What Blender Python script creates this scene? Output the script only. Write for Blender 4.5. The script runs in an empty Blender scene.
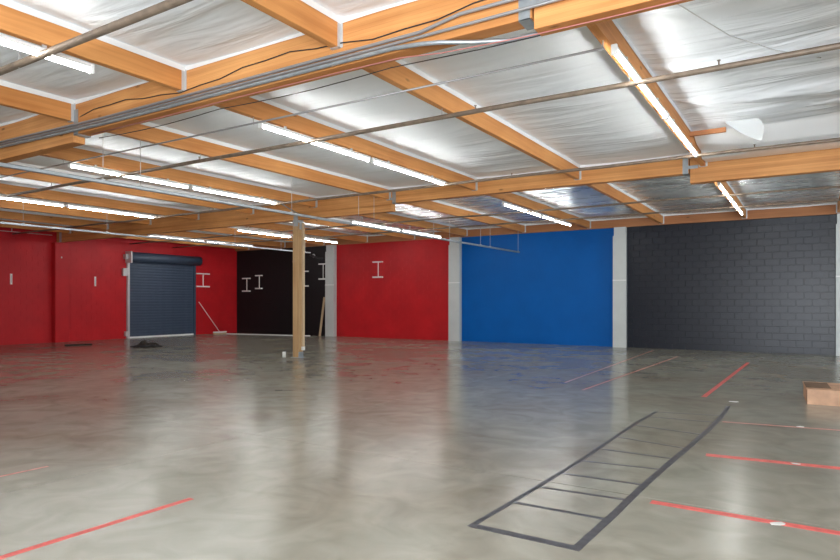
import bpy, math, random
from mathutils import Vector, noise

SC = bpy.context.scene
COL = SC.collection
R = math.radians

# ------------------------------------------------------------------ camera
cam_d = bpy.data.cameras.new('camera')
cam = bpy.data.objects.new('camera', cam_d)
COL.objects.link(cam)
cam.location = (0, 0, 1.54)
cam.rotation_euler = (R(90), 0, 0.559)
cam_d.sensor_width = 36
cam_d.lens = 624.19 / 840 * 36
cam_d.shift_y = (301.5 - 280) / 840
cam_d.clip_end = 200
SC.camera = cam

# ------------------------------------------------------------------ world, light, exposure
wd = bpy.data.worlds.new('world')
SC.world = wd
wd.use_nodes = True
bg = wd.node_tree.nodes['Background']
bg.inputs[0].default_value = (0.62, 0.78, 1.0, 1)
bg.inputs[1].default_value = 1.0

TUBE = 54.0          # emission of the fluorescent tubes


def area(name, loc, rot, sx, sy, power, col):
    d = bpy.data.lights.new(name, 'AREA')
    d.shape = 'RECTANGLE'
    d.size, d.size_y = sx, sy
    d.energy = power
    d.color = col
    o = bpy.data.objects.new(name, d)
    o.location = loc
    o.rotation_euler = rot
    COL.objects.link(o)
    return o


# assumed daylight: fill lights at unseen openings behind the viewer and on the right
area('assumed_daylight_back', (1.6, -4.62, 1.5), (R(103), 0, 0), 7.0, 2.7, 1500, (0.90, 0.95, 1.0))
area('assumed_daylight_right', (9.62, 15.0, 1.7), (R(90), 0, R(90)), 5.0, 3.2, 420, (0.80, 0.90, 1.0))

vs = SC.view_settings
SC.display_settings.display_device = 'sRGB'
vs.view_transform = 'Standard'
vs.look = 'None'
vs.gamma = 1
vs.exposure = 0.17
vs.use_curve_mapping = False

# ------------------------------------------------------------------ dimensions
XL, XR = -24.16, 9.5
YB, YF = -4.5, 21.46
Y1, Y2 = 4.85, 12.71           # girder lines
ZP = 4.065                     # purlin underside
ZF = 4.36                      # insulation
ZR = 4.46                      # roof deck


def PX(k):
    return -4.09 - 2.39 * (k - 1)


# ------------------------------------------------------------------ helpers
class MB:
    def __init__(s):
        s.v, s.f, s.m, s.sm = [], [], [], []

    def quad(s, a, b, c, d, mi=0):
        n = len(s.v)
        s.v += [a, b, c, d]
        s.f.append((n, n + 1, n + 2, n + 3)); s.m.append(mi); s.sm.append(False)
        return s

    def box(s, x0, x1, y0, y1, z0, z1, mi=0, bev=0.0):
        n = len(s.v)
        if bev <= 0:
            s.v += [(x0, y0, z0), (x1, y0, z0), (x1, y1, z0), (x0, y1, z0), (x0, y0, z1), (x1, y0, z1), (x1, y1, z1), (x0, y1, z1)]
            fs = [(0, 3, 2, 1), (4, 5, 6, 7), (0, 1, 5, 4), (1, 2, 6, 5), (2, 3, 7, 6), (3, 0, 4, 7)]
        else:
            b = bev
            X, Y, Z = (x0, x1), (y0, y1), (z0, z1)
            idx = {}
            vv = []
            for i in (0, 1):
                for j in (0, 1):
                    for k in (0, 1):
                        for ax in range(3):
                            p = [X[i], Y[j], Z[k]]
                            sg = [b if q == 0 else -b for q in (i, j, k)]
                            for a2 in range(3):
                                if a2 != ax:
                                    p[a2] += sg[a2]
                            idx[(i, j, k, ax)] = len(vv)
                            vv.append(tuple(p))
            s.v += vv
            fs = []
            for ax in range(3):
                o = [a for a in range(3) if a != ax]
                for side in (0, 1):
                    ring = []
                    for (p, q) in ((0, 0), (1, 0), (1, 1), (0, 1)):
                        c = [0, 0, 0]; c[ax] = side; c[o[0]] = p; c[o[1]] = q
                        ring.append(idx[(c[0], c[1], c[2], ax)])
                    fs.append(tuple(ring))
            for ax in range(3):      # edges along ax
                o = [a for a in range(3) if a != ax]
                for p in (0, 1):
                    for q in (0, 1):
                        c0 = [0, 0, 0]; c1 = [0, 0, 0]
                        c0[ax] = 0; c1[ax] = 1
                        c0[o[0]] = c1[o[0]] = p; c0[o[1]] = c1[o[1]] = q
                        fs.append((idx[(*c0, o[0])], idx[(*c1, o[0])], idx[(*c1, o[1])], idx[(*c0, o[1])]))
            for i in (0, 1):
                for j in (0, 1):
                    for k in (0, 1):
                        fs.append(tuple(idx[(i, j, k, ax)] for ax in range(3)))
        for f in fs:
            s.f.append(tuple(n + q for q in f)); s.m.append(mi); s.sm.append(False)
        return s

    def tube(s, pts, r, n=8, mi=0, cap=True):
        pts = [Vector(p) for p in pts]
        rad = r if isinstance(r, (list, tuple)) else [r] * len(pts)
        base = len(s.v)
        up = Vector((0, 0, 1))
        for i, p in enumerate(pts):
            if i == 0: t = pts[1] - p
            elif i == len(pts) - 1: t = p - pts[i - 1]
            else: t = (pts[i + 1] - p).normalized() + (p - pts[i - 1]).normalized()
            t.normalize()
            u = up if abs(t.dot(up)) < .95 else Vector((1, 0, 0))
            a = t.cross(u).normalized(); b = a.cross(t).normalized()
            for k in range(n):
                an = 2 * math.pi * k / n
                s.v.append(tuple(p + (a * math.cos(an) + b * math.sin(an)) * rad[i]))
        for i in range(len(pts) - 1):
            for k in range(n):
                k2 = (k + 1) % n
                s.f.append((base + i * n + k, base + i * n + k2, base + (i + 1) * n + k2, base + (i + 1) * n + k))
                s.m.append(mi); s.sm.append(True)
        if cap:
            s.f.append(tuple(base + k for k in range(n))[::-1]); s.m.append(mi); s.sm.append(False)
            e = base + (len(pts) - 1) * n
            s.f.append(tuple(e + k for k in range(n))); s.m.append(mi); s.sm.append(False)
        return s

    def grid(s, nx, ny, fn, mi=0, smooth=True):
        b = len(s.v)
        for j in range(ny + 1):
            for i in range(nx + 1):
                s.v.append(fn(i / nx, j / ny))
        for j in range(ny):
            for i in range(nx):
                a = b + j * (nx + 1) + i
                s.f.append((a, a + 1, a + nx + 2, a + nx + 1)); s.m.append(mi); s.sm.append(smooth)
        return s

    def mesh(s, name, mats, fix=True):
        me = bpy.data.meshes.new(name)
        me.from_pydata(s.v, [], s.f)
        for m in (mats if isinstance(mats, (list, tuple)) else [mats]):
            me.materials.append(m)
        me.polygons.foreach_set('material_index', s.m)
        me.polygons.foreach_set('use_smooth', s.sm)
        if fix:
            import bmesh
            bm = bmesh.new(); bm.from_mesh(me)
            bmesh.ops.recalc_face_normals(bm, faces=bm.faces)
            bm.to_mesh(me); bm.free()
        me.update()
        return me

    def build(s, name, mats, parent=None, fix=True):
        return link(name, s.mesh(name, mats, fix), parent)


def link(name, me, parent=None, loc=None):
    o = bpy.data.objects.new(name, me)
    COL.objects.link(o)
    if parent: o.parent = parent
    if loc: o.location = loc
    return o


def tag(o, label, cat, group=None):
    o['label'] = label; o['category'] = cat
    if group: o['group'] = group
    return o


def thing(name, label, cat, loc=(0, 0, 0), rz=0, group=None):
    o = bpy.data.objects.new(name, None)
    o.empty_display_size = .2
    COL.objects.link(o)
    o.location = loc; o.rotation_euler = (0, 0, rz)
    return tag(o, label, cat, group)


def struct(o):
    o['kind'] = 'structure'
    return o


def dup(root, loc, label, group=None, rz=None):
    r = root.copy(); COL.objects.link(r); r.location = loc
    if rz is not None: r.rotation_euler = (0, 0, rz)
    r['label'] = label
    if group: r['group'] = group
    for ch in list(root.children):
        c = ch.copy(); COL.objects.link(c); c.parent = r
        for g in ch.children:
            d = g.copy(); COL.objects.link(d); d.parent = c
    return r


# ------------------------------------------------------------------ materials
def new_mat(name):
    m = bpy.data.materials.new(name); m.use_nodes = True
    nt = m.node_tree
    return m, nt, nt.nodes['Principled BSDF']


def nd(nt, typ, **kw):
    n = nt.nodes.new(typ)
    for k, v in kw.items():
        setattr(n, k, v)
    return n


def ramp(nt, fac, stops):
    r = nd(nt, 'ShaderNodeValToRGB')
    el = r.color_ramp.elements
    while len(el) < len(stops): el.new(.5)
    for e, (p, c) in zip(el, stops):
        e.position = p; e.color = (*c, 1) if len(c) == 3 else c
    nt.links.new(fac, r.inputs[0])
    return r.outputs[0]


def simple(name, col, rough=.5, metal=0.0, spec=.5, var=0.0, scale=6.0, bump=0.0, bscale=80.0):
    m, nt, p = new_mat(name)
    p.inputs['Roughness'].default_value = rough
    p.inputs['Metallic'].default_value = metal
    p.inputs['Specular IOR Level'].default_value = spec
    p.inputs['Base Color'].default_value = (*col, 1)
    tc = nd(nt, 'ShaderNodeTexCoord')
    if var > 0:
        n = nd(nt, 'ShaderNodeTexNoise'); n.inputs['Scale'].default_value = scale; n.inputs['Detail'].default_value = 5
        nt.links.new(tc.outputs['Object'], n.inputs['Vector'])
        c = ramp(nt, n.outputs['Fac'], [(.3, tuple(v * (1 - var) for v in col)), (.7, tuple(min(1, v * (1 + var)) for v in col))])
        nt.links.new(c, p.inputs['Base Color'])
    if bump > 0:
        n2 = nd(nt, 'ShaderNodeTexNoise'); n2.inputs['Scale'].default_value = bscale; n2.inputs['Detail'].default_value = 4
        nt.links.new(tc.outputs['Object'], n2.inputs['Vector'])
        b = nd(nt, 'ShaderNodeBump'); b.inputs['Strength'].default_value = bump; b.inputs['Distance'].default_value = .01
        nt.links.new(n2.outputs['Fac'], b.inputs['Height'])
        nt.links.new(b.outputs['Normal'], p.inputs['Normal'])
    return m


def emit(name, col, s):
    m, nt, p = new_mat(name)
    p.inputs['Base Color'].default_value = (.9, .9, .9, 1)
    p.inputs['Emission Color'].default_value = (*col, 1)
    p.inputs['Emission Strength'].default_value = s
    return m


def wood(name, axis, dark, light, lam=0.0, rough=.55):
    """sawn or laminated timber with grain along axis (0 x, 1 y, 2 z)"""
    m, nt, p = new_mat(name)
    p.inputs['Roughness'].default_value = rough
    p.inputs['Specular IOR Level'].default_value = .3
    tc = nd(nt, 'ShaderNodeTexCoord')
    oi = nd(nt, 'ShaderNodeObjectInfo')
    off = nd(nt, 'ShaderNodeVectorMath', operation='ADD')
    rs = nd(nt, 'ShaderNodeVectorMath', operation='SCALE'); rs.inputs['Scale'].default_value = 37
    cmb = nd(nt, 'ShaderNodeCombineXYZ')
    for i in range(3): nt.links.new(oi.outputs['Random'], cmb.inputs[i])
    nt.links.new(cmb.outputs[0], rs.inputs[0])
    nt.links.new(tc.outputs['Object'], off.inputs[0]); nt.links.new(rs.outputs[0], off.inputs[1])
    mp = nd(nt, 'ShaderNodeMapping')
    sc = [22, 22, 22]; sc[axis] = .8
    mp.inputs['Scale'].default_value = sc
    nt.links.new(off.outputs[0], mp.inputs['Vector'])
    n = nd(nt, 'ShaderNodeTexNoise'); n.inputs['Scale'].default_value = 1; n.inputs['Detail'].default_value = 6
    n.inputs['Distortion'].default_value = .6
    nt.links.new(mp.outputs[0], n.inputs['Vector'])
    n2 = nd(nt, 'ShaderNodeTexNoise'); n2.inputs['Scale'].default_value = .9; n2.inputs['Detail'].default_value = 3
    nt.links.new(off.outputs[0], n2.inputs['Vector'])
    add = nd(nt, 'ShaderNodeMath', operation='ADD')
    nt.links.new(n.outputs['Fac'], add.inputs[0]); nt.links.new(n2.outputs['Fac'], add.inputs[1])
    fac = add.outputs[0]
    if lam > 0:
        sx = nd(nt, 'ShaderNodeSeparateXYZ'); nt.links.new(tc.outputs['Object'], sx.inputs[0])
        dv = nd(nt, 'ShaderNodeMath', operation='DIVIDE'); dv.inputs[1].default_value = lam
        nt.links.new(sx.outputs[2 if axis < 2 else 0], dv.inputs[0])
        fl = nd(nt, 'ShaderNodeMath', operation='FLOOR'); nt.links.new(dv.outputs[0], fl.inputs[0])
        wn = nd(nt, 'ShaderNodeTexWhiteNoise', noise_dimensions='1D'); nt.links.new(fl.outputs[0], wn.inputs['W'])
        ml = nd(nt, 'ShaderNodeMath', operation='MULTIPLY_ADD'); ml.inputs[1].default_value = .3; ml.inputs[2].default_value = -.15
        nt.links.new(wn.outputs['Value'], ml.inputs[0])
        a2 = nd(nt, 'ShaderNodeMath', operation='ADD'); nt.links.new(fac, a2.inputs[0]); nt.links.new(ml.outputs[0], a2.inputs[1])
        fac = a2.outputs[0]
        fr = nd(nt, 'ShaderNodeMath', operation='FRACT'); nt.links.new(dv.outputs[0], fr.inputs[0])
        lt = nd(nt, 'ShaderNodeMath', operation='LESS_THAN'); lt.inputs[1].default_value = .07; nt.links.new(fr.outputs[0], lt.inputs[0])
        m3 = nd(nt, 'ShaderNodeMath', operation='MULTIPLY_ADD'); m3.inputs[1].default_value = -.3
        nt.links.new(lt.outputs[0], m3.inputs[0]); nt.links.new(fac, m3.inputs[2])
        fac = m3.outputs[0]
    hl = nd(nt, 'ShaderNodeMath', operation='MULTIPLY'); hl.inputs[1].default_value = .5
    nt.links.new(fac, hl.inputs[0])
    c = ramp(nt, hl.outputs[0], [(.3, dark), (.68, light)])
    # knots
    vo = nd(nt, 'ShaderNodeTexVoronoi'); vo.inputs['Scale'].default_value = 1
    mk = nd(nt, 'ShaderNodeMapping'); sk = [3.5, 3.5, 3.5]; sk[axis] = 1.3
    mk.inputs['Scale'].default_value = sk
    nt.links.new(off.outputs[0], mk.inputs['Vector']); nt.links.new(mk.outputs[0], vo.inputs['Vector'])
    kf = ramp(nt, vo.outputs['Distance'], [(.03, (.35, .35, .35)), (.09, (1, 1, 1))])
    mx = nd(nt, 'ShaderNodeMix', data_type='RGBA', blend_type='MULTIPLY'); mx.inputs['Factor'].default_value = 1
    nt.links.new(c, mx.inputs['A']); nt.links.new(kf, mx.inputs['B'])
    nt.links.new(mx.outputs['Result'], p.inputs['Base Color'])
    return m


def floor_mat():
    m, nt, p = new_mat('polished_concrete')
    tc = nd(nt, 'ShaderNodeTexCoord')

    def nz(scale, det, sx=1, sy=1, dist=0):
        mp = nd(nt, 'ShaderNodeMapping'); mp.inputs['Scale'].default_value = (sx, sy, 1)
        nt.links.new(tc.outputs['Object'], mp.inputs['Vector'])
        n = nd(nt, 'ShaderNodeTexNoise'); n.inputs['Scale'].default_value = scale; n.inputs['Detail'].default_value = det
        n.inputs['Distortion'].default_value = dist
        nt.links.new(mp.outputs[0], n.inputs['Vector'])
        return n.outputs['Fac']
    a = ramp(nt, nz(.35, 6, dist=.8), [(.30, (.275, .245, .192)), (.5, (.318, .306, .255)), (.70, (.345, .350, .298))])
    b = ramp(nt, nz(2.2, 7, 1, 1, 1.2), [(.28, (.80, .785, .755)), (.66, (1.06, 1.06, 1.05))])
    mx = nd(nt, 'ShaderNodeMix', data_type='RGBA', blend_type='MULTIPLY'); mx.inputs['Factor'].default_value = 1
    nt.links.new(a, mx.inputs['A']); nt.links.new(b, mx.inputs['B'])
    # scuffs: sparse darker scratches
    s = ramp(nt, nz(.8, 4, 1.0, 2.2, .5), [(.60, (1, 1, 1)), (.74, (.72, .68, .63))])
    mx2 = nd(nt, 'ShaderNodeMix', data_type='RGBA', blend_type='MULTIPLY'); mx2.inputs['Factor'].default_value = .7
    nt.links.new(mx.outputs['Result'], mx2.inputs['A']); nt.links.new(s, mx2.inputs['B'])
    nt.links.new(mx2.outputs['Result'], p.inputs['Base Color'])
    rr = ramp(nt, nz(.9, 5, 1, 1, .5), [(.25, (.17,) * 3), (.75, (.26,) * 3)])
    nt.links.new(rr, p.inputs['Roughness'])
    p.inputs['Specular IOR Level'].default_value = .5
    return m


def foil_mat(name, col, metal, r0, r1, bstr):
    m, nt, p = new_mat(name)
    tc = nd(nt, 'ShaderNodeTexCoord')
    mp = nd(nt, 'ShaderNodeMapping'); mp.inputs['Scale'].default_value = (.42, 2.6, 1); mp.inputs['Rotation'].default_value = (0, 0, .10)
    nt.links.new(tc.outputs['Object'], mp.inputs['Vector'])
    n = nd(nt, 'ShaderNodeTexNoise'); n.inputs['Scale'].default_value = 1.3; n.inputs['Detail'].default_value = 3; n.inputs['Roughness'].default_value = .42; n.inputs['Distortion'].default_value = .5
    nt.links.new(mp.outputs[0], n.inputs['Vector'])
    bp = nd(nt, 'ShaderNodeBump'); bp.inputs['Strength'].default_value = bstr; bp.inputs['Distance'].default_value = .25
    nt.links.new(n.outputs['Fac'], bp.inputs['Height']); nt.links.new(bp.outputs['Normal'], p.inputs['Normal'])
    p.inputs['Base Color'].default_value = (*col, 1)
    p.inputs['Metallic'].default_value = metal
    rr = ramp(nt, n.outputs['Fac'], [(.3, (r0,) * 3), (.7, (r1,) * 3)])
    nt.links.new(rr, p.inputs['Roughness'])
    return m


M = {}
M['floor'] = floor_mat()
M['joint'] = simple('joint_filler', (.10, .095, .085), .8)
M['foil'] = foil_mat('dulled_foil_facing', (.88, .915, .95), .04, .55, .68, .26)
M['foil3'] = foil_mat('wrinkled_foil_facing', (.88, .915, .95), .20, .44, .56, .60)
M['foil2'] = foil_mat('bright_foil_facing', (.80, .85, .87), .55, .22, .34, .7)
M['tab'] = simple('white_facing_paper', (.86, .86, .85), .6)
M['flap'] = simple('grey_facing_paper', (.58, .60, .60), .6)
M['sheet'] = simple('loose_white_facing', (.94, .95, .96), .32, metal=.2)
M['deck'] = wood('plywood_deck', 0, (.30, .16, .07), (.52, .32, .16))
M['purlin'] = wood('fir_purlin', 1, (.50, .185, .050), (.76, .35, .115))
M['girder'] = wood('glulam_girder', 0, (.50, .20, .06), (.76, .37, .13), lam=.038)
M['column'] = wood('glulam_column', 2, (.40, .235, .105), (.60, .40, .21), lam=.05)
M['ledger'] = wood('fir_ledger', 0, (.34, .13, .05), (.50, .21, .085))
M['stick'] = simple('bare_stick', (.55, .40, .25), .6)
M['red'] = simple('red_wall_paint', (.52, .013, .018), .45, spec=.3, var=.10, scale=1.5, bump=.12, bscale=60)
M['blue'] = simple('blue_wall_paint', (.0, .105, .40), .5, spec=.2, var=.06, scale=1.5, bump=.10, bscale=60)
M['black'] = simple('black_wall_paint', (.010, .008, .009), .5, spec=.3, bump=.10, bscale=60)
M['dark'] = simple('charcoal_wall_paint', (.0115, .0135, .0220), .33, spec=.36, var=.12, scale=3, bump=.15, bscale=70)
M['white'] = simple('white_wall_paint', (.70, .70, .68), .6)
M['pil'] = simple('pale_grey_paint', (.60, .62, .60), .55, var=.05, scale=2)
M['door'] = simple('slate_blue_enamel', (.050, .072, .115), .45, var=.12, scale=4)
M['galv'] = simple('galvanized_steel', (.36, .39, .41), .42, .5, var=.12, scale=12)
M['conduit'] = simple('dull_steel_conduit', (.36, .355, .36), .42, .5)
M['pipe'] = simple('brown_steel_pipe', (.20, .15, .11), .5, .2, var=.25, scale=9)
M['hanger'] = simple('pale_steel_hanger', (.60, .60, .60), .45, .4)
M['housing'] = simple('white_enamel', (.82, .82, .80), .4)
M['tube'] = emit('fluorescent_tube', (.98, 1.0, .98), TUBE)
M['wmark'] = simple('bare_white_metal', (.90, .88, .84), .5)
M['redtape'] = simple('red_floor_tape', (.66, .115, .10), .5, var=.2, scale=14)
M['greytape'] = simple('charcoal_floor_tape', (.055, .057, .066), .45, var=.3, scale=14)
M['pinktape'] = simple('worn_red_floor_tape', (.42, .16, .13), .5, var=.3, scale=10)
M['redwire'] = simple('red_cable', (.50, .20, .18), .5)
M['blackwire'] = simple('black_cable', (.02, .02, .022), .5)
M['cloth'] = simple('dark_cloth', (.030, .024, .020), .9, var=.3, scale=8)
M['paper'] = simple('white_scrap', (.75, .75, .72), .7)
M['ply'] = simple('plywood_box', (.52, .30, .18), .6, var=.22, scale=5)
M['plydark'] = simple('dark_plywood', (.16, .085, .04), .7, var=.3, scale=7)
M['glass'] = simple('window_glass', (.9, .95, .95), .05)
M['glass'].node_tree.nodes['Principled BSDF'].inputs['Transmission Weight'].default_value = 1.0

# ------------------------------------------------------------------ floor
fl = MB().box(XL - .2, XR + .2, YB - .2, YF + .2, -.30, -.006).build('floor', M['joint'])
struct(fl)
JX = [XL - .2, -18.5, -12.05, -5.5, 1.05, XR + .2]
JY = [YB - .2, -3.0, 5.1, 12.75, YF + .2]
g = .004
for i in range(5):
    for j in range(4):
        MB().box(JX[i] + g, JX[i + 1] - g, JY[j] + g, JY[j + 1] - g, -.006, 0).build('floor_slab', M['floor'], fl)

# ------------------------------------------------------------------ ceiling with insulation panels
ce = struct(MB().box(XL - .2, XR + .2, YB - .2, YF + .2, ZR, ZR + .12).build('ceiling', M['deck']))


def foil_panel(k, y0, y1, seed, droop=None, shiny=0, amp=1.0):
    """insulation between purlins k (right) and k+1 (left)"""
    dx = .08 if y0 < Y1 - .01 else 0       # the near bay's purlins sit a little to the right of the others
    xr, xl = PX(k) - .046 + dx, PX(k + 1) + .046 + dx
    w, L = xr - xl, y1 - y0
    nx, ny = 20, max(20, int(L * 9))

    def fn(u, v):
        x = xl + w * u; y = y0 + L * v
        e = min(1, 6 * u * (1 - u)); ev = min(1, min(v, 1 - v) * L / .5)
        z = ZF - .030 * (4 * u * (1 - u))
        q = noise.noise(Vector((x * .28 + seed * 3.1, y * 1.15, seed)))
        q2 = noise.noise(Vector((x * .5 + seed, y * 3.1 + .35 * x, seed + 7)))
        q3 = noise.noise(Vector((x * 1.3, y * 1.3, seed + 17)))
        z += amp * e * ev * (.036 * q + .016 * q2 + .014 * q3)
        if droop: z -= droop(u, v, x, y)
        return (x, y, min(z, ZR - .012))
    o = MB().grid(nx, ny, fn).build('insulation_panel', M[('foil', 'foil2', 'foil3')[shiny]], ce, fix=False)
    # stapled paper edges turned down on the timber
    for xe, sg in ((xl, 1), (xr, -1)):
        MB().grid(1, 40, lambda u, v: (xe + sg * (.002 + .004 * u), y0 + L * v, ZF + .012 - u * (.075 + .012 * noise.noise(Vector((xe, y0 + L * v * 1.0, 3)))))).build('edge_tab', M['tab'], o)
    for ye, sg in ((y0, 1), (y1, -1)):
        MB().grid(20, 1, lambda u, v: (xl + w * u, ye + sg * (.002 + .004 * v), ZF + .012 - v * (.07 + .012 * noise.noise(Vector((xl + w * u, ye, 5)))))).build('edge_tab', M['tab'], o)
    return o


GW = .17   # girder thickness
BAYS = [('near', YB, Y1), ('middle', Y1 + GW, Y2), ('far', Y2 + GW, YF - .113)]


def torn(u, v, x, y):
    t = max(0, (y - 10.3) / (Y2 - 10.3))
    q = min(1, max(0, (x - PX(0) - .10) / .5))
    fold = sum(h * math.exp(-((y - yc - .10 * (x + 1.0)) / wd) ** 2) for yc, wd, h in ((6.6, .10, .07), (7.9, .13, .16), (8.7, .07, .06), (9.4, .10, .15), (10.2, .08, .09)))
    return .05 * t ** 1.2 * q + q * fold


sd = 0
for bi, (bn, y0, y1) in enumerate(BAYS):
    for k in range(-5, 10):
        if bn == 'near' and k > 6: continue
        sd += 1
        if PX(k + 1) < XL: continue
        foil_panel(k, y0, y1, sd * 1.37, torn if (bn == 'middle' and k == -1) else None, 1 if bn == 'far' else (2 if bn == 'middle' and k < 0 else 0), 1.9 if k < 0 and bn != 'near' else (1.25 if bn == 'far' else 1.0))

# torn facing hanging under the sagging sheet
tf = MB()
FP = [(-1.10, 4.27), (-.96, 4.28), (-.80, 4.275), (-.66, 4.25), (-.595, 4.16), (-.57, 4.05), (-.585, 3.95), (-.61, 3.88), (-.72, 3.95), (-.85, 4.04), (-.98, 4.15)]
FC = (-.80, 4.12)


def flap(u, v):
    n = len(FP); i = u * n; j = int(i); f = i - j
    p0, p1, p2, p3 = (FP[(j + q) % n] for q in (-1, 0, 1, 2))
    x, z = (.5 * (2 * p1[c] + (p2[c] - p0[c]) * f + (2 * p0[c] - 5 * p1[c] + 4 * p2[c] - p3[c]) * f * f + (3 * p1[c] - p0[c] - 3 * p2[c] + p3[c]) * f ** 3) for c in (0, 1))
    x, z = FC[0] + (x - FC[0]) * v, FC[1] + (z - FC[1]) * v
    return (x, 10.55 - 1.1 * (x + .9) ** 2 - .45 * max(0, 4.34 - z) ** 1.5, z)


tf.grid(len(FP) * 3, 5, flap)
tf.build('torn_flap', M['flap'], ce)


LP = [(10.95, 4.345), (11.12, 4.30), (11.28, 4.215), (11.48, 4.115), (11.75, 4.075), (12.15, 4.085), (Y2 - .03, 4.13)]


def loose(u, v):
    i = min(v * 6, 5.999); j = int(i); f = i - j
    f = f * f * (3 - 2 * f) if j in (0, 5) else f
    y = LP[j][0] + (LP[j + 1][0] - LP[j][0]) * f
    z = LP[j][1] + (LP[j + 1][1] - LP[j][1]) * f
    q = min(1, .55 + u * 1.2)                       # slack grows away from the purlin
    z = 4.345 + (z - 4.345) * (q if v < .8 else 1) - .0
    x = -1.64 + 2.22 * u - .12 * math.sin(v * 3.1) * max(0, u - .8) * 5
    w = .5 * noise.noise(Vector((x * .9, y * 4, 2))) + .5 * noise.noise(Vector((x * .4, y * 1.6, 8)))
    return (x, y, z + .03 * w * (1 - v))


MB().grid(30, 30, loose).build('loose_sheet', M['sheet'], ce)
# bare timber laid open by the tear
MB().box(PX(0) + .045, -1.13, 10.87, 10.93, 4.215, 4.285).build('bare_blocking', M['ledger'], ce)

# ------------------------------------------------------------------ walls
wl = struct(MB().box(XL - .2, XL, YB - .2, YF + .2, 0, ZR).build('wall_left', M['red']))
wf = MB()
SEC = [(XL, -18.30, 1), (-18.30, -11.72, 0), (-11.72, -5.40, 2), (-5.40, .70, 3), (.70, XR, 4)]
for x0, x1, mi in SEC:
    wf.box(x0, x1, YF, YF + .2, 0, ZR, mi)
wf = struct(wf.build('wall_far', [M['red'], M['black'], M['blue'], M['dark'], M['white']]))
wb = MB()
wb.box(XL - .2, -2.0, YB - .2, YB, 0, ZR).box(5.2, XR + .2, YB - .2, YB, 0, ZR).box(-2.0, 5.2, YB - .2, YB, 2.9, ZR).box(-2.0, 5.2, YB - .2, YB, 0, .12)  # the storefront opening is assumed, out of view, for the back daylight
struct(wb.build('wall_back', M['white']))
wr = MB()
wr.box(XR, XR + .2, YB, 12.5, 0, ZR).box(XR, XR + .2, 17.5, YF, 0, ZR).box(XR, XR + .2, 12.5, 17.5, 3.3, ZR)  # the doorway is assumed too, out of view, for the right-hand daylight
struct(wr.build('wall_right', M['white']))

BH = 4.03 / 20
BL = .403


def block_mesh(L, depth, m, bev):
    return MB().box(.009, L - .009, -depth, 0, .009, BH - .009, bev=bev).mesh('block', m)


# the charcoal section shows its blocks one by one
x0, x1 = -5.40, .70
full = block_mesh(BL, .020, M['dark'], .003)
cache = {}
for c in range(21):
    x = x0 - (BL / 2 if c % 2 else 0)
    while x < x1 - .02:
        a, b = max(x, x0), min(x + BL, x1)
        L = round(b - a, 3)
        if L > .06:
            if abs(L - BL) < .002: me = full
            else:
                if L not in cache: cache[L] = block_mesh(L, .020, M['dark'], .003)
                me = cache[L]
            if c < 20 or False:
                link('brick', me, wf, (a, YF + .001 - random.Random(c * 99 + int(x * 10)).random() * .0015, c * BH))
        x += BL


def courses(parent, mat, a0, a1, name, depth, axis):
    """painted-over block courses, too smooth to pick apart"""
    m = MB()
    for c in range(21):
        a = a0 - (BL / 2 if c % 2 else 0)
        while a < a1 - .02:
            p, q = max(a, a0), min(a + BL, a1)
            if q - p > .05:
                dz = min(BH, 4.40 - c * BH)
                if dz > .05:
                    if axis == 'x': m.box(p + .004, q - .004, YF - depth, YF, c * BH + .004, c * BH + dz - .004)
                    else: m.box(XL, XL + depth, p + .004, q - .004, c * BH + .004, c * BH + dz - .004)
            a += BL
    o = m.build(name, mat, parent)
    o['kind'] = 'stuff'
    return o


courses(wf, M['black'], XL, -18.30, 'block_courses', .002, 'x')
courses(wf, M['red'], -18.30, -11.72, 'block_courses', .003, 'x')
courses(wf, M['blue'], -11.72, -5.40, 'block_courses', .0025, 'x')
courses(wl, M['red'], 6.0, 15.3, 'block_courses', .005, 'y')
courses(wl, M['red'], 19.1, YF, 'block_courses', .004, 'y')

# ------------------------------------------------------------------ pilasters
def pilaster(xa, xb, label, split):
    t = thing('pilaster', label, 'pilaster', ((xa + xb) / 2, YF - .021, 0), group='pale pilasters on the far wall')
    h = (xb - xa) / 2
    MB().box(-h + .03, h - .02, -.20, 0, 0, 4.03).build('core', M['pil'], t)
    MB().box(-h, h, -.235, -.19, 0, split, bev=.004).build('lower_cladding', M['pil'], t)
    MB().box(-h, h, -.228, -.19, split + .006, 3.74, bev=.004).build('upper_cladding', M['pil'], t)
    MB().box(-h - .004, h + .004, -.242, -.19, split - .02, split + .02, bev=.003).build('seam_strip', M['housing'], t)
    return t


pilaster(-18.22, -17.74, 'pale grey pilaster between the black and red wall sections', 2.27)
pilaster(-11.96, -11.48, 'pale grey pilaster between the red and blue wall sections', 2.27)
pilaster(-5.63, -5.20, 'pale grey pilaster between the blue and charcoal wall sections', 2.25)
pilaster(.61, 1.18, 'pale grey pilaster at the outer end of the charcoal block section', 2.25)

t = thing('pilaster', 'red painted pilaster on the red wall under the long girder end', 'pilaster', (XL + .006, 12.80, 0))
MB().box(0, .26, -.27, .25, 0, 3.76, bev=.01).build('shaft', M['red'], t)
MB().box(.26, .275, -.06, -.02, 3.17, 3.23).build('junction_box', M['paper'], t)

# ------------------------------------------------------------------ ledger on the far wall
lg = MB().box(XL + .01, XR - .01, YF - .112, YF - .022, 4.035, 4.30).build('ledger', M['ledger'])
tag(lg, 'reddish brown timber ledger along the top of the far wall', 'beam')

# ------------------------------------------------------------------ girders
def girder(Y, xa, xb, zb, label, group, conn=None):
    t = thing('girder', label, 'beam', ((xa + xb) / 2, Y, zb), group=group)
    h = (xb - xa) / 2
    MB().box(-h, h, 0, GW, 0, ZR - .01 - zb, bev=.004).build('timber', M['girder'], t)
    return t


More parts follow.
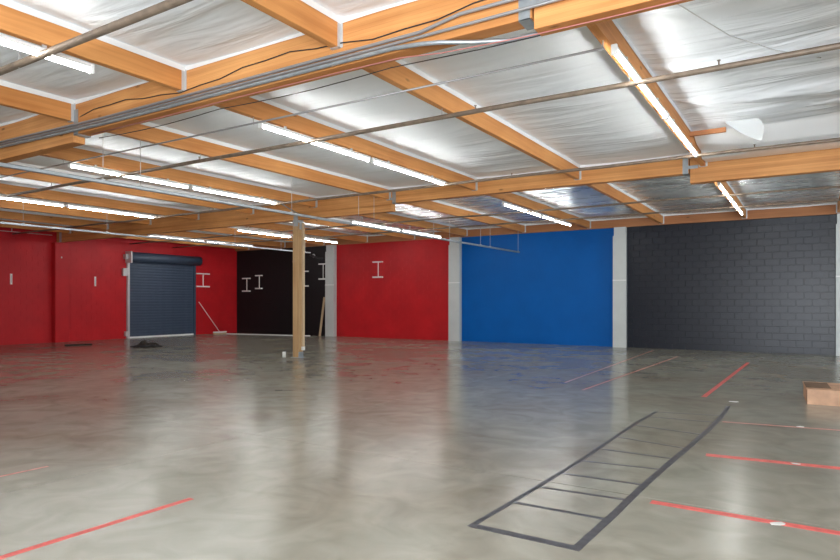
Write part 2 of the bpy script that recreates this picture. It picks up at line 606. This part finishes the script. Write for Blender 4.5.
def saddle(t, x, zt, sg):
    """steel hinge saddle at the end of a girder; x local, sg +1 when the hung girder lies at +x"""
    m = MB()
    xa, xb = (x + .03, x + .13) if sg > 0 else (x - .13, x - .03)
    for ya, yb in ((-.012, -.002), (GW + .002, GW + .012)):
        m.box(xa, xb, ya, yb, zt - .012, zt + .34)
    m.box(xa, xb, -.012, GW + .012, zt - .014, zt - .002)
    m.box(xa - .17 if sg > 0 else xb, xa if sg > 0 else xb + .17, -.012, -.002, zt + .08, zt + .14)
    m.build('hinge_saddle', M['galv'], t)


for Y, nm, zdp, zsh, xa in ((Y1, 'nearer', 3.78, 3.88, XL), (Y2, 'farther', 3.775, 3.965, XL + .02)):
    a = girder(Y, xa, -8.78, zdp, f'deep orange glulam girder on the {nm} line, running out from the red wall', 'roof girders')
    b = girder(Y, -8.76, -1.95, zsh, f'shallow orange glulam girder hung mid span on the {nm} line', 'roof girders')
    c = girder(Y, -1.93, XR, zdp, f'deep orange glulam girder on the {nm} line, over the charcoal wall side', 'roof girders')
    saddle(a, (-8.78 - xa) / 2, zsh - zdp, 1)
    saddle(c, -(XR + 1.93) / 2, zsh - zdp, -1)
    if nm == 'farther':
        MB().box(-(-8.78 - xa) / 2 + .20, -(-8.78 - xa) / 2 + .34, -.014, -.002, -.004, .36).build('end_plate', M['hanger'], a)

# ------------------------------------------------------------------ purlins
ORD = ['first', 'second', 'third', 'fourth', 'fifth', 'sixth', 'seventh', 'eighth', 'ninth', 'tenth', 'eleventh']
pm = {}
for bn, y0, y1 in BAYS:
    L = y1 - y0
    body = MB().box(-.044, .044, .004, L - .004, 0, ZR - .01 - ZP, bev=.003).mesh('purlin_timber', M['purlin'])
    hm = MB()
    for a, b in ((.002, .055), (L - .055, L - .002)):
        hm2 = MB()
    def hng(a, b, ye):
        q = MB()
        q.box(-.050, -.0445, a, b, -.006, .27).box(.0445, .050, a, b, -.006, .27).box(-.050, .050, a, b, -.007, -.001)
        q.box(-.075, .075, ye - .002, ye + .002, .0, .25)
        return q.mesh('hanger', M['hanger'])
    h0 = hng(.003, .05, .004); h1 = hng(L - .05, L - .003, L - .004)
    ks = range(-2, 10)
    if bn == 'near': ks = range(-2, 6)
    first = 1 if bn == 'near' else 0
    for k in ks:
        if k >= first:
            lab = f'orange sawn purlin spanning the {bn} roof bay, {ORD[k - first]} from the right'
        else:
            lab = f'orange sawn purlin of the {bn} roof bay past the right edge, ' + ('nearest in' if first - k == 1 else f'{ORD[first - k - 1]} out')
        t = thing('purlin', lab, 'beam', (PX(k) + (.08 if bn == 'near' else 0), y0, ZP), group=f'purlins of the {bn} roof bay')
        link('timber', body, t)
        link('hanger', h0, t); link('hanger', h1, t)

# ------------------------------------------------------------------ column
t = thing('column', 'square timber column standing under the farther girder', 'column', (-11.97, Y2 + GW / 2, 0))
MB().box(-.10, .10, -.10, .10, .012, 3.70, bev=.006).build('shaft', M['column'], t)
MB().box(-.16, .16, -.13, .13, 0, .012).box(-.115, -.101, -.09, .09, .012, .16).box(.101, .115, -.09, .09, .012, .16).build('base_plate', M['galv'], t)
MB().box(-.10, .10, -.101, .101, 3.70, 3.77).box(-.06, .10, -.111, -.101, 3.60, 3.88).box(-.06, .10, .101, .111, 3.60, 3.88).box(.101, .115, -.05, .05, 3.52, 3.70).build('cap_bracket', M['galv'], t)
cb = MB().box(.101, .16, .03, .10, .28, 3.70).build('nailer_strip', M['stick'], t)
MB().box(.10, .165, .025, .105, .20, .30).build('strip_shoe', M['paper'], cb)
MB().box(-.101, -.02, -.104, -.1005, 2.62, 2.66).build('paint_mark', M['ply'], t)
t = thing('pipe_stub', 'short white pipe stub with black cap beside the column foot', 'pipe', (-12.32, 12.62, 0))
MB().tube([(0, 0, 0), (0, 0, .16)], .05, 12).build('pipe', M['paper'], t)
MB().tube([(0, 0, .16), (0, 0, .20)], .055, 12).build('cap', M['blackwire'], t)

# ------------------------------------------------------------------ fluorescent strips
FL = 2.53
t0 = thing('strip_light', 'x', 'light', (0, 0, ZP), group='fluorescent strip lights')
hm = MB()
prof = [(-.016, -.035), (.016, -.035), (.026, -.070), (.026, -.082), (-.026, -.082), (-.026, -.070)]
n = len(prof)
for y in (.01, FL - .01):
    for p in prof: hm.v.append((p[0], y, p[1]))
for i in range(n):
    hm.f.append((i, (i + 1) % n, n + (i + 1) % n, n + i)); hm.m.append(0); hm.sm.append(False)
hm.f.append(tuple(range(n))); hm.f.append(tuple(range(n, 2 * n))); hm.m += [0, 0]; hm.sm += [False, False]
hm.build('housing', M['housing'], t0)
tb = MB().tube([(0, .04, 0), (0, FL - .04, 0)], .015, 10).mesh('tube', M['tube'])
link('tube', tb, t0, (0, 0, -.112))
sk = MB().box(-.030, .030, 0, .035, -.138, -.036, bev=.006).mesh('socket', M['housing'])
link('socket', sk, t0, (0, .004, 0)); link('socket', sk, t0, (0, FL - .039, 0))
hw = MB().box(-.010, .010, -.02, .02, -.036, -.0005).mesh('hanger_clip', M['hanger'])
for y in (.5, FL - .5): link('hanger_clip', hw, t0, (0, y, 0))

ROWS = {0: 'over the bare charcoal wall side', 2: 'in line with the blue wall', 4: 'in line with the timber column', 6: 'near the red wall', 8: 'nearest the roller door'}
used = False
def light(k, y, lab, dx=0, drop=0):
    global used
    loc = (PX(k) + dx, y, ZP - drop)
    if not used:
        used = True
        t0.location = loc; t0['label'] = lab
        return
    r = dup(t0, loc, lab)
    for c in r.children:
        if drop and c.name.startswith('hanger_clip'):
            c.location.z = drop; c.scale.z = (drop + .036) / .036


WHO = ['first', 'second', 'third', 'fourth', 'fifth']
for i, k in enumerate((0, 2, 4, 6)):
    for j, y in enumerate((6.10, 8.70)):
        light(k, y, f'white fluorescent strip light in the middle roof bay, {WHO[i]} row from the right, {"nearer" if j == 0 else "farther"} half', (.09, .06, .06, .0)[i])
for i, k in enumerate((0, 2, 4, 6, 8)):
    for j, y in enumerate((14.25, 16.87)):
        light(k, y, f'white fluorescent strip light in the far roof bay, {WHO[i]} row from the right, {"nearer" if j == 0 else "farther"} half', (.09, 0, 0, 0, 0)[i], (0, 0, .12, .07, 0)[i])
light(2, 1.22, 'white fluorescent strip light overhead at the upper left corner, in the near roof bay', .08)
light(0, 1.14, 'added unseen white fluorescent strip light of the near roof bay, directly above the tape ladder', .08)  # this lamp and the next are out of view, added to light the room
light(4, 1.14, 'added unseen white fluorescent strip light of the near roof bay, next to the red wall side', .08)

# ------------------------------------------------------------------ pipes and conduits
def pipe_run(name, label, cat, pts, r, mat, part, group=None, heads=(), hangers=()):
    p0 = Vector(pts[0])
    t = thing(name, label, cat, p0, group=group)
    MB().tube([Vector(p) - p0 for p in pts], r, 10).build(part, mat, t)
    for x in heads:
        q = Vector((x, pts[0][1], pts[0][2])) - p0
        hd = MB().tube([q + Vector((0, 0, r * .6)), q + Vector((0, 0, r + .04))], .008, 8).tube([q + Vector((0, 0, r + .04)), q + Vector((0, 0, r + .045))], .018, 10)
        hd.build('sprinkler_head', M['pipe'], t)
    for x in hangers:
        q = Vector((x, pts[0][1], pts[0][2])) - p0
        hg = MB().tube([q + Vector((0, 0, -r - .004)), q + Vector((.0, r + .004, 0)), q + Vector((0, 0, r + .012)), q + Vector((0, 0, ZP - pts[0][2]))], .006, 6)
        hg.build('pipe_hanger', M['hanger'], t)
    return t


def wob(x0, x1, y, z, n, amp, seed):
    return [(x0 + (x1 - x0) * i / n, y + amp * noise.noise(Vector((i * .7, seed, 0))), z + amp * .6 * noise.noise(Vector((i * .7, seed, 5)))) for i in range(n + 1)]


G = 'sprinkler pipes under the roof'
HX = [PX(k) for k in range(0, 9)]
pipe_run('sprinkler_pipe', 'brown steel sprinkler pipe overhead, nearest to the viewer, crossing the upper left corner', 'pipe', [(XL, 3.22, 3.955), (XR, 3.22, 3.955)], .038, M['pipe'], 'pipe', G, [], [PX(2) - .35, PX(4)])
pipe_run('sprinkler_pipe', 'brown steel sprinkler pipe crossing the middle bay just behind the nearer girder', 'pipe', wob(XL, XR, 7.08, 3.95, 24, .03, 1), .030, M['pipe'], 'pipe', G, [-.80, -3.6, -8.9, -12.6], HX)
pipe_run('sprinkler_pipe', 'brown steel sprinkler pipe running just in front of the farther girder', 'pipe', wob(XL, XR, 11.18, 3.95, 24, .03, 2), .028, M['pipe'], 'pipe', G, [-.75, -4.9, -10.1, -13.5], HX)
pipe_run('sprinkler_pipe', 'thin dark sprinkler pipe across the far bay, just beyond the farther girder', 'pipe', wob(XL, XR, 15.72, 3.95, 24, .05, 3), .024, M['pipe'], 'pipe', G, [-3.2, -8.2], HX)
pipe_run('sprinkler_pipe', 'thin dark sprinkler pipe across the far bay, closest to the far wall', 'pipe', wob(XL, XR, 17.80, 3.95, 24, .05, 4), .024, M['pipe'], 'pipe', G, [-2.2, -6.9], HX)
pipe_run('conduit', 'thin straight steel conduit feeding the near ends of the middle bay lights', 'conduit', [(-16.04, 6.05, 3.985), (-1.70, 6.05, 3.985)], .012, M['conduit'], 'conduit', None, (), [PX(k) for k in (0, 2, 4, 6)])
GC = 'conduits along the nearer girder'
pipe_run('conduit', 'pale steel conduit on the nearer girder, topmost of the bundle', 'conduit', [(-18, Y1 - .045, 4.09), (-10.8, Y1 - .045, 4.04), (-8.0, Y1 - .045, 3.985), (-3.0, Y1 - .045, 3.985), (-2.6, Y1 - .045, 4.05), (6, Y1 - .045, 4.05)], .016, M['conduit'], 'conduit', GC)
pipe_run('conduit', 'pale steel conduit on the nearer girder, middle of the bundle', 'conduit', [(-18, Y1 - .05, 4.05), (-10.8, Y1 - .05, 4.0), (-8.0, Y1 - .05, 3.945), (-3, Y1 - .05, 3.94), (6, Y1 - .05, 3.985)], .014, M['conduit'], 'conduit', GC)
pipe_run('conduit', 'thick shiny steel conduit bending behind the deep girder end', 'conduit', [(-18, Y1 - .06, 4.0), (-10.8, Y1 - .06, 3.955), (-8.0, Y1 - .06, 3.90), (-3.3, Y1 - .06, 3.895), (-3.0, Y1 - .06, 3.87), (-2.8, Y1 - .04, 3.85), (-2.55, Y1 + .10, 3.845), (-2.25, Y1 + .24, 3.845), (-1.2, Y1 + .26, 3.845)], .020, M['galv'], 'conduit', GC)
cab = [(-8.5, Y1 + .10, 3.872), (-7, Y1 + .09, 3.862), (-5.5, Y1 + .08, 3.868), (-4.05, Y1 + .08, 3.862), (-3.3, Y1 + .08, 3.855), (-2.85, Y1 + .09, 3.81), (-2.4, Y1 + .09, 3.79), (-2.02, Y1 + .09, 3.775), (-1.4, Y1 + .09, 3.77), (1, Y1 + .09, 3.768), (6, Y1 + .09, 3.77)]
tag(MB().tube(cab, .0055, 6).build('cable', M['redwire']), 'red cable strung along the underside of the nearer girder', 'cable')
cab = [(-8.5 + i * .5, Y1 + GW + .04, 3.845 - .035 * abs(math.sin(i * .62))) for i in range(15)]
tag(MB().tube(cab, .005, 6).build('cable', M['blackwire']), 'thin black cable sagging behind the nearer girder', 'cable')
cab = [(-8.6 + i * .36, Y1 - .012, 4.10 + .05 * math.sin(i * .75) + (.02 * (i % 2))) for i in range(20)]
tag(MB().tube(cab, .006, 6).build('cable', M['blackwire']), 'thin black cable tacked to the face of the nearer girder', 'cable')


def strut(x, z, y0, y1, label, rods, zt=ZP):
    t = thing('strut_channel', label, 'track', (x, y0, z), group='suspended steel struts')
    m = MB()
    L = y1 - y0
    m.box(-.026, .026, 0, L, .046, .050).box(-.026, -.022, 0, L, 0, .050).box(.022, .026, 0, L, 0, .050)
    m.box(-.026, -.012, 0, L, 0, .004).box(.012, .026, 0, L, 0, .004)
    m.build('channel', M['galv'], t)
    for y in rods:
        MB().tube([(0, y - y0, .06), (0, y - y0, zt - z)], .005, 6).build('rod', M['hanger'], t)
        MB().box(-.024, .024, y - y0 - .03, y - y0 + .03, .0505, .066, bev=.004).build('clamp', M['hanger'], t)


strut(PX(3), 3.285, 3.6, 20.9, 'long galvanized strut hung on rods, crossing in front of the column top', [5.34, 5.95, 9.3, 11.5, 12.1, 14.9, 15.8, 17.8, 18.5, 20.8])
strut(-16.75, 3.44, 5.5, 18.6, 'long dark galvanized strut hung on rods before the red roller door wall', [6.6, 8.0, 10.2, 14.8, 17.0, 18.3], 4.31)
# sway brace by the column top
br = MB().tube([(-11.75, Y2 - .03, 3.88), (-11.26, 11.2, 4.06)], .016, 8).build('sway_brace', M['galv'])
tag(br, 'short diagonal steel brace from the column top to a purlin', 'brace')

cab = [(-1.35, 5.1, 4.30), (-1.04, 5.85, 4.20), (-.68, 6.92, 4.19), (-.32, 7.65, 4.22), (.1, 8.4, 4.30)]
tag(MB().tube(cab, .005, 6).build('cable', M['hanger']), 'thin pale wire hanging loose below the wrinkled foil', 'cable')

# white conduit on the red wall
t = thing('conduit', 'thin white conduit running along the top of the red wall', 'conduit', (XL + .02, 7.0, 4.03))
MB().tube([(0, 0, 0), (0, 5.55, 0)], .012, 6).build('conduit', M['paper'], t)
MB().tube([(0, 4.15, 0), (0, 4.15, .12)], .012, 6).build('riser', M['paper'], t)

# ------------------------------------------------------------------ roller door
D0, D1, DH = 15.60, 18.90, 3.25
t = thing('roller_door', 'slate blue roller shutter door closed in the red wall', 'door', (XL, (D0 + D1) / 2, 0))
h = (D1 - D0) / 2
ns = 27
sh = (DH - .07) / ns
sl = MB()
pr = [(.004, 0), (.014, sh * .12), (.018, sh * .45), (.014, sh * .85), (.006, sh * .97)]
for y in (-h + .02, h - .02):
    for p in pr: sl.v.append((p[0], y, p[1]))
n = len(pr)
for i in range(n - 1):
    sl.f.append((i, i + 1, n + i + 1, n + i)); sl.m.append(0); sl.sm.append(False)
slm = sl.mesh('slat', M['door'])
for i in range(ns): link('slat', slm, t, (.035, 0, .07 + i * sh))
MB().box(0, .045, -h, h, 0.07, DH + .1).build('backing', M['door'], t)
MB().box(.02, .07, -h, h, 0, .07).build('bottom_bar', M['housing'], t)  # its white stands in for daylight leaking under the door
for s, nm in ((-1, M['hanger']), (1, M['door'])):
    MB().box(0, .10, s * h - .05, s * h + .05, 0, DH).build('guide_rail', nm, t)
hd = MB().tube([(.22, -h - .04, 3.40), (.22, h + .16, 3.40)], .205, 20)
hd.build('hood', M['door'], t)
MB().box(0, .42, -h - .09, -h - .04, 3.14, 3.62).box(.02, .2, -h - .20, -h - .09, 3.3, 3.5).build('drive_bracket', M['hanger'], t)
MB().box(.02, .14, -h - .26, -h - .08, 2.60, 2.92).build('chain_box', M['hanger'], t)
MB().box(.02, .14, -h - .16, -h - .04, .10, .30).build('floor_latch', M['hanger'], t)

# ------------------------------------------------------------------ wall brackets
def bracket_far(x, z0, z1, label, w=.50):
    t = thing('wall_bracket', label, 'bracket', (x, YF, (z0 + z1) / 2), group='white I shaped wall brackets')
    hz = (z1 - z0) / 2
    MB().box(-w / 2, w / 2, -.10, 0, hz - .025, hz + .025).build('top_bar', M['wmark'], t)
    MB().box(-w / 2, w / 2, -.10, 0, -hz - .03, -hz + .03).build('bottom_bar', M['wmark'], t)
    MB().box(-.013, .013, -.03, 0, -hz + .03, hz - .025).build('upright', M['wmark'], t)
    return t


bracket_far(-23.43, 2.05, 2.67, 'white I shaped bracket on the black wall, nearest the corner')
bracket_far(-22.57, 2.17, 2.79, 'white I shaped bracket on the black wall, second from the corner', .42)
bracket_far(-19.66, 2.25, 2.92, 'white I shaped bracket on the black wall, half hidden behind the column')
bracket_far(-18.54, 2.55, 3.22, 'white I shaped bracket on the black wall beside the pale pilaster', .42)
bracket_far(-15.50, 2.57, 3.21, 'white I shaped bracket on the red part of the far wall')
t = thing('wall_bracket', 'white I shaped bracket on the red wall just past the roller door', 'bracket', (XL, 19.42, 2.55), group='white I shaped wall brackets')
MB().box(0, .10, -.42, .32, .26, .31).build('top_bar', M['wmark'], t)
MB().box(0, .10, -.42, .32, -.34, -.28).build('bottom_bar', M['wmark'], t)
MB().box(0, .03, -.02, .02, -.28, .26).build('upright', M['wmark'], t)
for y, lab in ((11.13, 'short white upright bar on the red wall at the picture edge'), (14.21, 'short white upright bar on the red wall between pilaster and roller door')):
    t = thing('wall_bar', lab, 'bracket', (XL, y, 2.34), group='white upright bars on the red wall')
    MB().box(0, .03, -.035, .035, -.19, .19, bev=.005).build('bar', M['wmark'], t)
    MB().box(.03, .034, -.012, .012, -.13, .13).build('slot', M['hanger'], t)

# black pipe bracket high on the black wall
t = thing('wall_pipe', 'dark bent pipe sticking out high on the black wall by the pilaster', 'pipe', (-19.1, YF, 3.5))
MB().tube([(0, 0, .12), (0, -.25, .12), (.15, -.33, .09), (.55, -.36, -.02), (.85, -.36, -.04)], .035, 8).build('pipe', M['blackwire'], t)
MB().tube([(0, -.03, .12), (0, 0, .12)], .08, 12).build('flange', M['hanger'], t)

# ------------------------------------------------------------------ things leaning and lying about
t = thing('push_broom', 'pale push broom leaning on the red wall beside the roller door', 'broom', (XL + .55, 19.95, 0))
MB().tube([(0, 0, .09), (-.50, -.80, 1.52)], .014, 8).build('handle', M['wmark'], t)
MB().box(-.06, .06, -.36, .36, .07, .13, bev=.01).build('head', M['wmark'], t)
MB().box(-.05, .05, -.35, .35, 0, .07).build('bristles', M['stick'], t)

b = MB()
b.box(-2.3, 2.3, -.045, .045, 0, .035)
o = b.build('trim_board', M['housing']); o.location = (-21.1, 20.52, 0); o.rotation_euler = (0, 0, .155)
tag(o, 'long white trim board lying on the floor below the black wall', 'board')
o = MB().box(-.05, .05, -.02, .02, 0, 1.75).build('plank', M['stick'])
o.location = (-18.52, YF - .27, 0); o.rotation_euler = (R(-6), R(4), 0)
tag(o, 'bare wooden plank leaning against the pale pilaster in the black corner', 'plank')

t = thing('cloth_heap', 'crumpled heap of dark cloth on the floor before the roller door', 'cloth', (-18.95, 12.95, 0), .55)
def heap(u, v):
    a = u * 2 * math.pi; r = v
    q = noise.noise(Vector((math.cos(a) * 1.6 * r, math.sin(a) * 1.6 * r, 2)))
    q2 = noise.noise(Vector((math.cos(a) * 5 * r, math.sin(a) * 5 * r, 4)))
    rr = r * (.46 + .12 * noise.noise(Vector((math.cos(a) * 2, math.sin(a) * 2, 9))))
    return (rr * math.cos(a) * 1.05, rr * math.sin(a) * .62, max(0.002, (.17 * (1 - r ** 2) * (1 + .9 * q) + .055 * q2 * (1 - r ** 3))))
MB().grid(48, 20, heap).build('cloth', M['cloth'], t)
rnd = random.Random(4)
for i in range(4):
    a0 = rnd.random() * 6.28
    pts = []
    for j in range(12):
        a = a0 + j * .42
        r = .18 + .3 * rnd.random() ** .7
        pts.append((r * math.cos(a) * 1.2, r * math.sin(a) * .7, .025 + .11 * max(0, .5 - r) * 2))
    MB().tube(pts, .016, 6).build('strap', M['blackwire'], t)
o = MB().box(-.42, .42, -.07, .07, 0, .05, bev=.008).build('metal_bar', M['cloth'])
o.location = (-21.75, 12.2, 0); o.rotation_euler = (0, 0, 1.1)
tag(o, 'low dark bar lying on the floor in front of the red pilaster', 'bar')

t = thing('plywood_box', 'low plywood box on the floor at the right edge of the picture', 'box', (.47, 11.55, 0), .06)
MB().box(-.54, .70, -.50, -.48, 0, .21).build('front_board', M['ply'], t)
MB().box(-.54, -.52, -.48, .50, 0, .21).build('side_board', M['ply'], t)
MB().box(.68, .70, -.48, .50, 0, .21).build('side_board', M['ply'], t)
MB().box(-.54, .70, .50, .52, 0, .21).build('back_board', M['ply'], t)
tp = MB().box(-.55, .71, -.51, .53, .21, .228).build('lid', M['ply'], t)
MB().box(-.545, -.22, -.30, .45, .228, .230).build('dark_patch', M['plydark'], tp)  # darker patch on the left of the lid

# ------------------------------------------------------------------ floor tape
def strip(m, a, b, w, z=.0015):
    a, b = Vector((*a, 0)), Vector((*b, 0))
    d = (b - a).normalized(); n = Vector((-d.y, d.x, 0)) * w / 2
    q = [a - n, b - n, b + n, a + n]
    base = len(m.v)
    for zz in (0.0002, z):
        for p in q: m.v.append((p.x, p.y, zz))
    for f in ((3, 2, 1, 0), (4, 5, 6, 7), (0, 1, 5, 4), (1, 2, 6, 5), (2, 3, 7, 6), (3, 0, 4, 7)):
        m.f.append(tuple(base + i for i in f)); m.m.append(0); m.sm.append(False)
    return m


lad = thing('tape_ladder', 'charcoal tape agility ladder stuck on the concrete floor', 'floor marking', (0, 0, 0))
Lr = [(-1.975, 3.80), (-1.925, 4.80), (-1.885, 6.0), (-1.88, 7.3), (-1.87, 8.2), (-1.83, 9.15)]
Rr = [(-1.24, 3.78), (-1.205, 4.6), (-1.18, 5.5), (-1.135, 6.4), (-1.085, 7.2), (-1.04, 8.2), (-1.01, 9.1), (-1.02, 10.2)]
for nm, pts, w in (('rail', Lr, .045), ('rail', Rr, .062)):
    m = MB()
    for a, b in zip(pts, pts[1:]): strip(m, a, b, w)
    m.build(nm, M['greytape'], lad)


def on(pts, y):
    for a, b in zip(pts, pts[1:]):
        if a[1] <= y <= b[1]:
            f = (y - a[1]) / (b[1] - a[1]); return a[0] + f * (b[0] - a[0])
    return pts[-1][0]


for yl, yr, w in ((3.83, 3.82, .05), (4.44, 4.44, .03), (4.92, 4.96, .026), (5.42, 5.44, .028), (5.95, 6.03, .024), (6.54, 6.50, .026), (7.22, 7.02, .022), (8.02, 7.85, .022), (8.70, 8.74, .022), (9.12, 9.3, .02)):
    strip(MB(), (on(Lr, yl), yl), (on(Rr, yr), yr), w * 1.5, .0012).build('rung', M['greytape'], lad)

for a, b, w, mt, lab in (
    ((-4.14, 1.0), (-4.10, 3.19), .06, 'redtape', 'red tape line on the floor in the lower left foreground'),
    ((-.89, 6.84), (1.2, 7.02), .11, 'redtape', 'red tape line across the floor past the ladder, middle of three'),
    ((-1.04, 5.01), (1.2, 4.98), .085, 'redtape', 'red tape line across the floor past the ladder, nearest of three'),
    ((-.96, 8.83), (1.2, 9.1), .06, 'pinktape', 'faded red tape line across the floor past the ladder, farthest of three'),
    ((-1.46, 10.96), (-1.33, 17.7), .075, 'redtape', 'red tape line running from the ladder end towards the charcoal wall'),
    ((-3.36, 10.7), (-3.15, 18.6), .05, 'pinktape', 'faded red tape line on the floor towards the blue charcoal wall border'),
    ((-6.05, 2.3), (-6.04, 3.1), .04, 'pinktape', 'faded red tape stub on the floor at the far lower left'),
    ((-3.95, 11.5), (-4.2, 20.6), .035, 'pinktape', 'faint worn tape line on the floor in front of the blue wall'),
):
    tag(strip(MB(), a, b, w).build('floor_tape', M[mt]), lab, 'floor tape', 'tape lines on the floor')
for i, (x, y, s, a, lab) in enumerate((
    (-.19, 4.98, .075, .6, 'white paper scrap stuck on the nearest red tape line'),
    (-.12, 6.91, .06, .2, 'white paper scrap stuck on the middle red tape line'),
    (-.10, 8.98, .06, .1, 'white paper scrap stuck on the farthest faded tape line'),
    (-1.0, 10.68, .10, .9, 'white paper scrap on the floor at the ladder end'),
)):
    m = MB()
    s *= .7
    p = [(s * (1 + .35 * math.sin(i * 3 + q * 2.1)) * math.cos(q * math.pi / 3.5), s * .8 * (1 + .3 * math.cos(i + q * 1.7)) * math.sin(q * math.pi / 3.5)) for q in range(7)]
    m.v += [(u, v, .0016) for u, v in p] + [(u, v, .0032) for u, v in p]
    m.f += [tuple(range(7))[::-1], tuple(range(7, 14))] + [(q, (q + 1) % 7, 7 + (q + 1) % 7, 7 + q) for q in range(7)]
    m.m += [0] * 9; m.sm += [False] * 9
    o = m.build('paper_scrap', M['paper']); o.location = (x, y, 0); o.rotation_euler = (0, 0, a)
    tag(o, lab, 'scrap', 'paper scraps on the floor')
